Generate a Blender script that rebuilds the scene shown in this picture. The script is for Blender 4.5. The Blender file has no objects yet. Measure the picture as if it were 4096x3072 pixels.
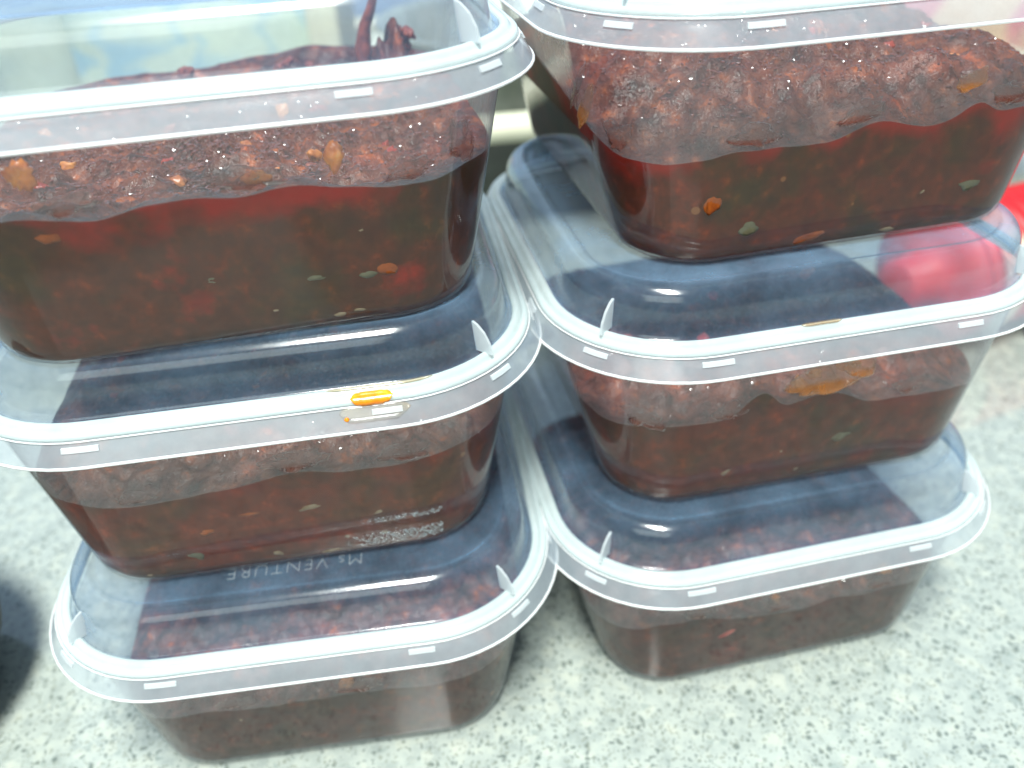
import bpy, bmesh, math, random
import numpy as np
from mathutils import Vector, Matrix, noise

# ------------------------------------------------------------------ camera, world, lights
MM = 0.001
scene = bpy.context.scene
col = scene.collection
cam_data = bpy.data.cameras.new("camera")
cam = bpy.data.objects.new("camera", cam_data)
col.objects.link(cam)
cam.location = (-16.789*MM, -203.003*MM, 196.077*MM)
cam.rotation_euler = (0.962057, 0.0438548, -0.1053925)
cam_data.sensor_width = 36
cam_data.lens = 28.71
cam_data.clip_start = 0.005
cam_data.clip_end = 20
cam_data.dof.use_dof = True
cam_data.dof.focus_distance = 0.155
cam_data.dof.aperture_fstop = 11.0
scene.camera = cam

scene.view_settings.view_transform = 'Standard'
scene.view_settings.look = 'None'
scene.view_settings.exposure = 0.0
scene.view_settings.gamma = 1
scene.render.engine = 'CYCLES'
scene.cycles.max_bounces = 14
scene.cycles.diffuse_bounces = 5
scene.cycles.glossy_bounces = 5
scene.cycles.transmission_bounces = 6
scene.cycles.transparent_max_bounces = 48
scene.cycles.caustics_reflective = False
scene.cycles.caustics_refractive = False
scene.cycles.sample_clamp_indirect = 6

world = bpy.data.worlds.new("World")
scene.world = world
world.use_nodes = True
wn = world.node_tree.nodes
wl = world.node_tree.links
bg = wn['Background']
tc = wn.new('ShaderNodeTexCoord')
sx = wn.new('ShaderNodeSeparateXYZ')
wr = wn.new('ShaderNodeValToRGB')
wl.new(tc.outputs['Generated'], sx.inputs[0])
mp = wn.new('ShaderNodeMapRange')
mp.inputs['From Min'].default_value = -1
mp.inputs['From Max'].default_value = 1
wl.new(sx.outputs['Z'], mp.inputs['Value'])
wl.new(mp.outputs[0], wr.inputs[0])
el = wr.color_ramp.elements                      # dim kitchen around, paler ceiling overhead
el[0].position = 0.0; el[0].color = (0.10, 0.10, 0.09, 1)
el[1].position = 1.0; el[1].color = (0.55, 0.85, 1.3, 1)
e = el.new(0.5); e.color = (0.26, 0.28, 0.26, 1)
e = el.new(0.75); e.color = (0.36, 0.47, 0.60, 1)
wl.new(wr.outputs[0], bg.inputs['Color'])
bg.inputs['Strength'].default_value = 0.45


def lamp(name, loc, rot, sx_, sy_, power, color):
    d = bpy.data.lights.new(name, 'AREA')
    d.shape = 'RECTANGLE'; d.size = sx_; d.size_y = sy_
    d.energy = power; d.color = color
    o = bpy.data.objects.new(name, d); col.objects.link(o)
    o.location = loc; o.rotation_euler = rot
    return o

lamp("ceiling_tube_lamp", (-0.085, -0.58, 1.45), (0, 0, 0), 0.22, 0.62, 52, (0.96, 1.0, 0.94))
lamp("front_fill_light", (-0.5, -1.5, 1.1), (math.radians(62), 0, math.radians(-14)), 1.1, 0.9, 8, (0.92, 1.0, 0.95))  # soft fill lamp added in front to lift the tub fronts

# ------------------------------------------------------------------ materials
def mat(name):
    m = bpy.data.materials.new(name); m.use_nodes = True
    n = m.node_tree.nodes; n.clear()
    out = n.new('ShaderNodeOutputMaterial')
    return m, n, m.node_tree.links, out

def nd(n, t, **kw):
    x = n.new(t)
    for k, v in kw.items():
        if k in x.inputs: x.inputs[k].default_value = v
        else: setattr(x, k, v)
    return x

def ramp(n, stops):
    r = n.new('ShaderNodeValToRGB')
    e = r.color_ramp.elements
    e[0].position, e[0].color = stops[0][0], (*stops[0][1], 1)
    e[1].position, e[1].color = stops[-1][0], (*stops[-1][1], 1)
    for p, c in stops[1:-1]:
        q = e.new(p); q.color = (*c, 1)
    return r

def plastic(name, milk, edge, tint=(0.80, 0.88, 0.95), rough=0.12, gloss=1.0, mottling=0.0, power=3.0):
    """thin polypropylene sheet: clear, with a milky scatter that grows along slanted paths, and a gloss"""
    m, n, l, out = mat(name)
    lw = nd(n, 'ShaderNodeLayerWeight', Blend=0.5)
    pw = nd(n, 'ShaderNodeMath', operation='POWER'); pw.inputs[1].default_value = power
    l.new(lw.outputs['Facing'], pw.inputs[0])
    ma = nd(n, 'ShaderNodeMath', operation='MULTIPLY_ADD', use_clamp=True)
    l.new(pw.outputs[0], ma.inputs[0]); ma.inputs[1].default_value = edge; ma.inputs[2].default_value = milk
    fac = ma.outputs[0]
    t_ = n.new('ShaderNodeTexCoord')
    if mottling:
        nz = nd(n, 'ShaderNodeTexNoise', Scale=70.0, Detail=5.0, Roughness=0.65)
        l.new(t_.outputs['Object'], nz.inputs['Vector'])
        mr = nd(n, 'ShaderNodeMapRange'); mr.inputs['From Min'].default_value = .35; mr.inputs['From Max'].default_value = .65
        mr.inputs['To Min'].default_value = 1-mottling; mr.inputs['To Max'].default_value = 1+mottling
        l.new(nz.outputs['Fac'], mr.inputs['Value'])
        mm = nd(n, 'ShaderNodeMath', operation='MULTIPLY', use_clamp=True)
        l.new(fac, mm.inputs[0]); l.new(mr.outputs[0], mm.inputs[1]); fac = mm.outputs[0]
    tr = nd(n, 'ShaderNodeBsdfTransparent', Color=(0.97, 0.98, 0.985, 1))
    df = nd(n, 'ShaderNodeBsdfDiffuse', Color=(*tint, 1))
    tl = nd(n, 'ShaderNodeBsdfTranslucent', Color=(*tint, 1))
    mx = nd(n, 'ShaderNodeMixShader', Fac=0.45)
    l.new(df.outputs[0], mx.inputs[1]); l.new(tl.outputs[0], mx.inputs[2])
    m2 = n.new('ShaderNodeMixShader')
    l.new(fac, m2.inputs[0]); l.new(tr.outputs[0], m2.inputs[1]); l.new(mx.outputs[0], m2.inputs[2])
    # Schlick reflectance, the same from both sides of the sheet
    p5 = nd(n, 'ShaderNodeMath', operation='POWER'); p5.inputs[1].default_value = 5
    l.new(lw.outputs['Facing'], p5.inputs[0])
    fr = nd(n, 'ShaderNodeMath', operation='MULTIPLY_ADD', use_clamp=True)
    l.new(p5.outputs[0], fr.inputs[0]); fr.inputs[1].default_value = 0.9*gloss; fr.inputs[2].default_value = 0.06*gloss
    gl = nd(n, 'ShaderNodeBsdfGlossy', Roughness=rough)
    wv = nd(n, 'ShaderNodeTexNoise', Scale=55.0, Detail=3.0, Roughness=0.6)
    l.new(t_.outputs['Object'], wv.inputs['Vector'])
    bp = nd(n, 'ShaderNodeBump', Strength=0.06, Distance=0.0012)
    l.new(wv.outputs['Fac'], bp.inputs['Height']); l.new(bp.outputs[0], gl.inputs['Normal'])
    m3 = n.new('ShaderNodeMixShader')
    l.new(fr.outputs[0], m3.inputs[0]); l.new(m2.outputs[0], m3.inputs[1]); l.new(gl.outputs[0], m3.inputs[2])
    l.new(m3.outputs[0], out.inputs['Surface'])
    return m

M_TUB = plastic('clear_tub_plastic', 0.006, 0.30, rough=0.045, gloss=1.0, mottling=0.3)
M_HAZE = plastic('inner_haze_film', 0.19, 0.15, tint=(0.62, 0.56, 0.54), rough=0.35, gloss=0.3, mottling=0.25)
M_DOME = plastic('lid_panel_plastic', 0.13, 0.48, tint=(0.42, 0.68, 1.0), rough=0.14, gloss=1.2, mottling=0.3, power=2.0)  # blue of the ceiling's reflection is put into this tint
M_SKIRT = plastic('lid_skirt_plastic', 0.36, 0.25, tint=(0.80, 0.90, 1.0), rough=0.16, mottling=0.12)
M_RIM = plastic('lid_rim_plastic', 0.60, 0.36, tint=(0.90, 1.0, 1.0), rough=0.13, mottling=0.12)
M_BEAD = plastic('lid_edge_plastic', 0.97, 0.1, tint=(1.0, 1.0, 1.0), rough=0.25)
M_TAB = plastic('lid_tab_plastic', 0.6, 0.3, tint=(0.93, 0.97, 0.99), rough=0.25)
M_LETTER = plastic('raised_letter_plastic', 0.14, 0.3, tint=(0.9, 0.95, 1.0), rough=0.2)

def sauce_material(name, red, brown, olive, top_a, top_b, seed, oil_amt=0.95, oil_deep=-5):
    m, n, l, out = mat(name)
    t_ = n.new('ShaderNodeTexCoord')
    mpn = nd(n, 'ShaderNodeMapping'); mpn.inputs['Location'].default_value = (seed*1.3, seed*.7, seed*.37)
    l.new(t_.outputs['Object'], mpn.inputs['Vector'])
    at = nd(n, 'ShaderNodeAttribute', attribute_name='depth')          # mm below the fill line, -1 on the top
    n1 = nd(n, 'ShaderNodeTexNoise', Scale=52.0, Detail=4.0, Roughness=0.55)
    n2 = nd(n, 'ShaderNodeTexNoise', Scale=240.0, Detail=5.0, Roughness=0.65)
    n3 = nd(n, 'ShaderNodeTexNoise', Scale=900.0, Detail=3.0, Roughness=0.7)
    for x in (n1, n2, n3): l.new(mpn.outputs[0], x.inputs['Vector'])
    r1 = ramp(n, [(0.34, olive), (0.50, brown), (0.62, brown), (0.78, red)])
    l.new(n1.outputs['Fac'], r1.inputs[0])
    r2 = ramp(n, [(0.34, (0.55, 0.5, 0.5)), (0.5, (0.9, 0.9, 0.9)), (0.60, (1.3, 1.1, 1.0)), (0.70, (2.6, 2.0, 1.3))])
    l.new(n2.outputs['Fac'], r2.inputs[0])
    mu = nd(n, 'ShaderNodeMix', data_type='RGBA', blend_type='MULTIPLY'); mu.inputs[0].default_value = 0.75
    l.new(r1.outputs[0], mu.inputs[6]); l.new(r2.outputs[0], mu.inputs[7])
    # layer of red oil lying against the wall just under the fill line
    ob = nd(n, 'ShaderNodeMath', operation='MULTIPLY_ADD'); l.new(n1.outputs['Fac'], ob.inputs[0])
    ob.inputs[1].default_value = -38; l.new(at.outputs['Fac'], ob.inputs[2])
    om = nd(n, 'ShaderNodeMapRange', interpolation_type='SMOOTHSTEP'); l.new(ob.outputs[0], om.inputs['Value'])
    om.inputs['From Min'].default_value = oil_deep-9; om.inputs['From Max'].default_value = oil_deep
    om.inputs['To Min'].default_value = oil_amt; om.inputs['To Max'].default_value = 0
    oil = nd(n, 'ShaderNodeMix', data_type='RGBA'); l.new(om.outputs[0], oil.inputs[0])
    l.new(mu.outputs[2], oil.inputs[6]); oil.inputs[7].default_value = (*red, 1)
    # pale bits of garlic and seed that touch the wall
    vo = nd(n, 'ShaderNodeTexVoronoi', Scale=170.0, Randomness=1.0)
    l.new(mpn.outputs[0], vo.inputs['Vector'])
    vs = n.new('ShaderNodeSeparateColor'); l.new(vo.outputs['Color'], vs.inputs[0])
    rad = nd(n, 'ShaderNodeMath', operation='MULTIPLY_ADD'); l.new(vs.outputs[0], rad.inputs[0]); rad.inputs[1].default_value = 0.9; rad.inputs[2].default_value = -0.72
    df_ = nd(n, 'ShaderNodeMath', operation='SUBTRACT'); l.new(rad.outputs[0], df_.inputs[0]); l.new(vo.outputs['Distance'], df_.inputs[1])
    sp = nd(n, 'ShaderNodeMapRange', interpolation_type='SMOOTHSTEP'); l.new(df_.outputs[0], sp.inputs['Value'])
    sp.inputs['From Min'].default_value = -0.02; sp.inputs['From Max'].default_value = 0.03; sp.inputs['To Max'].default_value = 0.75
    bit = nd(n, 'ShaderNodeMix', data_type='RGBA'); l.new(sp.outputs[0], bit.inputs[0])
    l.new(oil.outputs[2], bit.inputs[6]); bit.inputs[7].default_value = (0.26, 0.13, 0.05, 1)
    # mashed top
    rt = ramp(n, [(0.36, tuple(c*0.35 for c in top_a)), (0.47, tuple(c*0.8 for c in top_a)), (0.58, tuple(c*0.85 for c in top_b)), (0.68, (0.42, 0.10, 0.03))])
    l.new(n2.outputs['Fac'], rt.inputs[0])
    rk = ramp(n, [(0.38, (0.40, 0.42, 0.5)), (0.55, (1, 1, 1)), (0.7, (1.25, 0.8, 0.75))]); l.new(n1.outputs['Fac'], rk.inputs[0])
    mt = nd(n, 'ShaderNodeMix', data_type='RGBA', blend_type='MULTIPLY'); mt.inputs[0].default_value = 0.85
    l.new(rt.outputs[0], mt.inputs[6]); l.new(rk.outputs[0], mt.inputs[7])
    istop = nd(n, 'ShaderNodeMath', operation='LESS_THAN'); l.new(at.outputs['Fac'], istop.inputs[0]); istop.inputs[1].default_value = -0.2
    dk = nd(n, 'ShaderNodeMix', data_type='RGBA', blend_type='MULTIPLY'); dk.inputs[0].default_value = 1; l.new(bit.outputs[2], dk.inputs[6]); dk.inputs[7].default_value = (0.98, 0.72, 0.55, 1)
    cm = nd(n, 'ShaderNodeMix', data_type='RGBA'); l.new(istop.outputs[0], cm.inputs[0])
    l.new(dk.outputs[2], cm.inputs[6]); l.new(mt.outputs[2], cm.inputs[7])
    bs = nd(n, 'ShaderNodeBsdfPrincipled'); l.new(cm.outputs[2], bs.inputs['Base Color'])
    ro = nd(n, 'ShaderNodeMapRange'); l.new(istop.outputs[0], ro.inputs['Value']); ro.inputs['To Min'].default_value = 0.45; ro.inputs['To Max'].default_value = 0.20
    l.new(ro.outputs[0], bs.inputs['Roughness'])
    sl = nd(n, 'ShaderNodeMapRange'); l.new(istop.outputs[0], sl.inputs['Value']); sl.inputs['To Min'].default_value = 0.05; sl.inputs['To Max'].default_value = 0.38
    l.new(sl.outputs[0], bs.inputs['Specular IOR Level'])
    ad = nd(n, 'ShaderNodeMath', operation='ADD'); l.new(n2.outputs['Fac'], ad.inputs[0]); l.new(n3.outputs['Fac'], ad.inputs[1])
    bd = nd(n, 'ShaderNodeMath', operation='MULTIPLY'); l.new(istop.outputs[0], bd.inputs[0]); bd.inputs[1].default_value = 1.0
    bp = nd(n, 'ShaderNodeBump', Distance=0.00042); l.new(bd.outputs[0], bp.inputs['Strength']); l.new(ad.outputs[0], bp.inputs['Height'])
    l.new(bp.outputs[0], bs.inputs['Normal'])
    l.new(bs.outputs[0], out.inputs['Surface'])
    return m

def bumpy(name, base, dark, rough=0.5, scale=200.0, amount=0.4, spec=0.5, dist=0.0006, coat=0.0, metal=0.0, light=None):
    m, n, l, out = mat(name)
    t_ = n.new('ShaderNodeTexCoord')
    nz = nd(n, 'ShaderNodeTexNoise', Scale=scale, Detail=5.0, Roughness=0.6)
    l.new(t_.outputs['Object'], nz.inputs['Vector'])
    st = [(0.35, dark), (0.6, base)]
    if light: st.append((0.72, light))
    r = ramp(n, st); l.new(nz.outputs['Fac'], r.inputs[0])
    bs = nd(n, 'ShaderNodeBsdfPrincipled', Roughness=rough, Metallic=metal)
    bs.inputs['Specular IOR Level'].default_value = spec; bs.inputs['Coat Weight'].default_value = coat
    l.new(r.outputs[0], bs.inputs['Base Color'])
    bp = nd(n, 'ShaderNodeBump', Strength=amount, Distance=dist); l.new(nz.outputs['Fac'], bp.inputs['Height'])
    l.new(bp.outputs[0], bs.inputs['Normal']); l.new(bs.outputs[0], out.inputs['Surface'])
    return m

M_ONION = bumpy('cooked_onion', (1.0, 0.30, 0.03), (0.60, 0.08, 0.01), 0.2, 300, 0.5, light=(1.0, 0.50, 0.10))
M_GARLIC = bumpy('pale_garlic', (0.62, 0.52, 0.36), (0.40, 0.26, 0.14), 0.25, 350, 0.4)
M_GREY = bumpy('grey_green_leek', (0.20, 0.20, 0.15), (0.13, 0.11, 0.07), 0.3, 250, 0.3)
M_SOFTONION = bumpy('soft_onion', (0.62, 0.22, 0.07), (0.30, 0.07, 0.03), 0.25, 300, 0.5)
M_WETGARLIC = bumpy('garlic_under_oil', (0.24, 0.17, 0.10), (0.13, 0.07, 0.03), 0.4, 350, 0.4, spec=0.1)
M_WETORANGE = bumpy('onion_under_oil', (0.27, 0.06, 0.008), (0.14, 0.025, 0.005), 0.4, 300, 0.5, spec=0.1)
M_WETGREY = bumpy('leek_under_oil', (0.12, 0.11, 0.065), (0.07, 0.05, 0.025), 0.4, 250, 0.3, spec=0.1)
M_CHILI = bumpy('chili_skin', (0.42, 0.05, 0.03), (0.22, 0.02, 0.015), 0.22, 300, 0.5)
M_CRUMB = bumpy('dark_sauce_crumb', (0.34, 0.085, 0.055), (0.16, 0.04, 0.035), 0.3, 500, 0.8)
M_ORANGE = bumpy('orange_oil', (0.90, 0.30, 0.01), (0.72, 0.15, 0.005), 0.2, 260, 0.3, light=(1.0, 0.55, 0.06))
M_RESIDUE = bumpy('dried_orange_smear', (0.70, 0.26, 0.05), (0.45, 0.12, 0.03), 0.4, 300, 0.3)

def counter_material():
    m, n, l, out = mat('speckled_solid_surface')
    t_ = n.new('ShaderNodeTexCoord')
    wob = nd(n, 'ShaderNodeTexNoise', Scale=520.0, Detail=3.0)
    l.new(t_.outputs['Object'], wob.inputs['Vector'])
    wc = nd(n, 'ShaderNodeVectorMath', operation='MULTIPLY_ADD')
    l.new(wob.outputs['Color'], wc.inputs[0]); wc.inputs[1].default_value = (0.0026, 0.0026, 0); l.new(t_.outputs['Object'], wc.inputs[2])
    base = nd(n, 'ShaderNodeTexNoise', Scale=210.0, Detail=4.0, Roughness=0.6)
    l.new(wc.outputs[0], base.inputs['Vector'])
    rb = ramp(n, [(0.33, (0.30, 0.34, 0.32)), (0.44, (0.36, 0.40, 0.37)), (0.55, (0.40, 0.44, 0.405)), (0.68, (0.45, 0.48, 0.42))])
    l.new(base.outputs['Fac'], rb.inputs[0])
    cur = rb.outputs[0]
    for sc_, keep, size, colr, op in ((560.0, 0.50, 0.46, (0.11, 0.14, 0.125), 0.8), (820.0, 0.40, 0.50, (0.15, 0.18, 0.17), 0.8),
                                      (360.0, 0.80, 0.45, (0.24, 0.29, 0.27), 0.55), (240.0, 0.72, 0.6, (0.50, 0.52, 0.45), 0.5),
                                      (1200.0, 0.40, 0.6, (0.20, 0.22, 0.18), 0.6)):
        v = nd(n, 'ShaderNodeTexVoronoi', Scale=sc_); v.inputs['Randomness'].default_value = 1
        ml = nd(n, 'ShaderNodeMapping'); ml.inputs['Location'].default_value = (sc_*.013, sc_*.029, 0)
        l.new(wc.outputs[0], ml.inputs['Vector']); l.new(ml.outputs[0], v.inputs['Vector'])
        s = n.new('ShaderNodeSeparateColor'); l.new(v.outputs['Color'], s.inputs[0])
        g = nd(n, 'ShaderNodeMath', operation='GREATER_THAN'); l.new(s.outputs[0], g.inputs[0]); g.inputs[1].default_value = keep
        sz = nd(n, 'ShaderNodeMath', operation='MULTIPLY'); l.new(s.outputs[1], sz.inputs[0]); sz.inputs[1].default_value = size
        df = nd(n, 'ShaderNodeMath', operation='SUBTRACT'); l.new(sz.outputs[0], df.inputs[0]); l.new(v.outputs['Distance'], df.inputs[1])
        mr = nd(n, 'ShaderNodeMapRange'); l.new(df.outputs[0], mr.inputs['Value']); mr.inputs['From Min'].default_value = -0.05; mr.inputs['From Max'].default_value = 0.08
        mr.inputs['To Max'].default_value = op
        mm = nd(n, 'ShaderNodeMath', operation='MULTIPLY'); l.new(mr.outputs[0], mm.inputs[0]); l.new(g.outputs[0], mm.inputs[1])
        mx = nd(n, 'ShaderNodeMix', data_type='RGBA'); l.new(mm.outputs[0], mx.inputs[0]); l.new(cur, mx.inputs[6]); mx.inputs[7].default_value = (*colr, 1)
        cur = mx.outputs[2]
    bs = nd(n, 'ShaderNodeBsdfPrincipled', Roughness=0.07); bs.inputs['Specular IOR Level'].default_value = 1.0; l.new(cur, bs.inputs['Base Color'])
    l.new(bs.outputs[0], out.inputs['Surface'])
    return m

# ------------------------------------------------------------------ mesh helpers
def new_obj(name, verts, faces, material, parent=None, smooth=True):
    me = bpy.data.meshes.new(name)
    me.from_pydata([tuple(v) for v in verts], [], faces)
    if smooth: me.polygons.foreach_set('use_smooth', [True]*len(me.polygons))
    me.update()
    me.materials.append(material)
    o = bpy.data.objects.new(name, me); col.objects.link(o)
    if parent: o.parent = parent
    return o

def tag(o, label=None, category=None, group=None, kind=None):
    if label: o['label'] = label
    if category: o['category'] = category
    if group: o['group'] = group
    if kind: o['kind'] = kind
    return o

NA, NS = 16, 24
NP = 4*(NA+NS)
def outline(a, b, r, f=1):
    """rounded rectangle, the same number of points for every size"""
    out = []
    c = [(a-r, b-r), (-(a-r), b-r), (-(a-r), -(b-r)), (a-r, -(b-r))]
    for k in range(4):
        th = np.linspace(0, np.pi/2, NA)+k*np.pi/2
        P = np.c_[c[k][0]+r*np.cos(th), c[k][1]+r*np.sin(th)]
        out.append(P)
        t2 = (k+1)*np.pi/2; k2 = (k+1) % 4
        e_ = np.array([c[k2][0]+r*np.cos(t2), c[k2][1]+r*np.sin(t2)])
        t = np.linspace(0, 1, NS+2)[1:-1, None]
        out.append(P[-1]+(e_-P[-1])*t)
    p = np.vstack(out)
    if f > 1:
        p2 = np.vstack([p, p[:1]])
        p = np.vstack([p2[i]*(1-j/f)+p2[i+1]*(j/f) for i in range(len(p)) for j in range(f)])
    return p

A_S, B_S, R_S = 62.0, 63.04, 33.0          # skirt edge
A_B, B_B, R_B = 45.8, 53.2, 16.6           # tub base
A_T, B_T, R_T = 57.0, 58.0, 29.0           # tub wall at z = 45
Z_T = 45.0
PITCH = 58.13
def off(d):                                # lid outline moved inward by d
    return (A_S-d, B_S-d, max(R_S-d, 4))
def wall_dims(z, inset=0.0):
    t = z/Z_T
    return (A_B+(A_T-A_B)*t-inset, B_B+(B_T-B_B)*t-inset, R_B+(R_T-R_B)*t-inset)

def loft(rings, close_last=False, closed_section=False):
    """rings: list of (a, b, r, z)"""
    V = []; F = []
    for a, b, r, z in rings:
        p = outline(a, b, r)
        V += [(x*MM, y*MM, z*MM) for x, y in p]
    m = len(rings)
    for k in range(m if closed_section else m-1):
        k2 = (k+1) % m
        for i in range(NP):
            j = (i+1) % NP
            F.append((k*NP+i, k*NP+j, k2*NP+j, k2*NP+i))
    if close_last:
        V.append((0, 0, rings[-1][3]*MM)); c = len(V)-1
        for i in range(NP): F.append(((m-1)*NP+i, (m-1)*NP+(i+1) % NP, c))
    return V, F

# ------------------------------------------------------------------ shared container meshes
def mesh_of(name, VF, material, smooth=True):
    me = bpy.data.meshes.new(name); me.from_pydata(VF[0], [], VF[1])
    if smooth: me.polygons.foreach_set('use_smooth', [True]*len(me.polygons))
    me.update(); me.materials.append(material); return me

tub_rings = [(1.5, 1.5+7, 1.2, 0.9), (A_B-7, B_B-7, 12, 0.9), (A_B-4.5, B_B-4.5, R_B-3, 0.35), (A_B-2.6, B_B-2.6, R_B-1.8, 0.1)]
for z, d in ((0.35, 1.5), (1.1, 0.55), (2.2, 0.12)):
    a, b, r = wall_dims(z); tub_rings.append((a-d, b-d, r-d, z))
for z in np.linspace(4, 44.0, 11): tub_rings.append((*wall_dims(z), z))
for z, d in ((45.2, -0.35), (46.0, -1.2), (46.3, -2.0)):
    a, b, r = wall_dims(45); tub_rings.append((a-d, b-d, r-d, z))
TUB = mesh_of('tub', loft(tub_rings), M_TUB)
# lid: panel with raised dome
dome = [off(6.3)+(48.35,), off(6.9)+(48.0,), off(7.3)+(48.3,), off(7.6)+(49.4,), off(7.9)+(51,), off(8.2)+(53.0,)]
for t in np.linspace(0.08, 1.0, 9):            # broad rounded shoulder
    a_ = t*math.pi/2
    dome.append(off(8.2+4.2*(1-math.cos(a_)))+(53.4+5.3*math.sin(a_),))
dome += [off(13.2)+(58.6,), off(13.6)+(58.3,), off(13.9)+(58.0,),
        off(15)+(57.95,), off(24)+(57.95,), off(34)+(57.95,)]
DOME = mesh_of('lid', loft(dome, close_last=True), M_DOME)
rim = [off(2.7)+(46.9,), off(2.75)+(47.4,), off(3.0)+(47.8,), off(3.4)+(47.95,), off(3.8)+(47.75,), off(4.1)+(47.85,), off(4.35)+(48.35,), off(4.7)+(48.8,), off(5.15)+(49.0,), off(5.7)+(48.95,), off(6.1)+(48.7,), off(6.3)+(48.35,),
       off(6.2)+(47.2,), off(5.8)+(46.4,), off(3.4)+(46.5,)]
RIM = mesh_of('rim', loft(rim, closed_section=True), M_RIM)
skirt = [off(2.75)+(46.9,), off(2.5)+(46.3,), off(1.9)+(45.5,), off(0.9)+(43.8,), off(0.1)+(42.5,)]
SKIRT = mesh_of('skirt', loft(skirt), M_SKIRT)
def bead(d, z, rad, k=7):
    return [off(d-rad*math.cos(2*math.pi*i/k))+(z+rad*math.sin(2*math.pi*i/k),) for i in range(k)]
BEAD = mesh_of('edge_light_bead', loft(bead(0.1, 42.4, 0.31), closed_section=True), M_BEAD)  # whitened bead paints the line of light gathered along the skirt edge
CREASE = mesh_of('crease_bead', loft(bead(2.5, 46.65, 0.17), closed_section=True), M_BEAD)

def frame_at(u, d):
    """point on the outline and its outward normal and tangent"""
    o = outline(*off(d)); k = int(round(u*NP)) % NP
    p = o[k]; t = o[(k+1) % NP]-o[k-1]; t = t/np.linalg.norm(t)
    return p, np.array([t[1], -t[0]]), t

def box_section(u, length, d0, z0, d1, z1, thick):
    """small curved bar that follows the outline between two offsets"""
    o0 = outline(*off(d0)); o1 = outline(*off(d1)); kc = u*NP
    seg = 2*(A_S+B_S)*4/NP/1.15
    n_ = 7; V = []; F = []
    def at_(o, t):
        t = t % NP; i = int(t); f = t-i
        return o[i]*(1-f)+o[(i+1) % NP]*f
    step = np.linalg.norm(o0[int(kc) % NP]-o0[(int(kc)+1) % NP])
    h = length/2/max(step, 0.5)
    for q in np.linspace(-h, h, n_):
        p0 = at_(o0, kc+q); p1 = at_(o1, kc+q)
        _, nr, _ = frame_at((kc+q)/NP, d0)
        for (p, z, w) in ((p0, z0, 0), (p0, z0, thick), (p1, z1, thick), (p1, z1, 0)):
            V.append(((p[0]+nr[0]*w)*MM, (p[1]+nr[1]*w)*MM, z*MM))
    for i in range(n_-1):
        for j in range(4):
            F.append((i*4+j, i*4+(j+1) % 4, (i+1)*4+(j+1) % 4, (i+1)*4+j))
    F.append((0, 1, 2, 3)); F.append(((n_-1)*4+3, (n_-1)*4+2, (n_-1)*4+1, (n_-1)*4))
    return V, F

TABS = []
for s in range(4):
    base = s*0.25
    for du in (0.0438, 0.0938, 0.2438):
        pass
tab_us = []
for s in range(4):
    for du in (0.0938, 0.2438, 0.0438): tab_us.append((s*0.25+du) % 1.0)
for u in tab_us:
    TABS.append(mesh_of('latch_tab', box_section(u, 5.6, 2.1, 45.9, 1.65, 45.05, 0.35), M_TAB, smooth=False))

def gusset(u):
    """thin upright rib, tall against the dome wall and curving down to the rim"""
    o = outline(*off(6.6)); k = int(round(u*NP)) % NP
    p, nr, t = frame_at(u, 6.4)
    prof = [(2.8, 48.9), (-1.4, 48.7), (-2.1, 55.2), (-0.8, 54.7), (0.9, 53.3), (2.2, 51.2)]
    V = []; n_ = len(prof)
    for w in (-0.28, 0.28):
        for (dn, z) in prof:
            q = p+nr*dn+t*w; V.append((q[0]*MM, q[1]*MM, z*MM))
    F = [tuple(range(n_)), tuple(range(2*n_-1, n_-1, -1))]
    for i in range(n_): F.append((i, (i+1) % n_, n_+(i+1) % n_, n_+i))
    return V, F
GUS = [mesh_of('corner_rib', gusset((s*0.25+0.0438) % 1), M_TAB, smooth=False) for s in range(4)]

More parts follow.
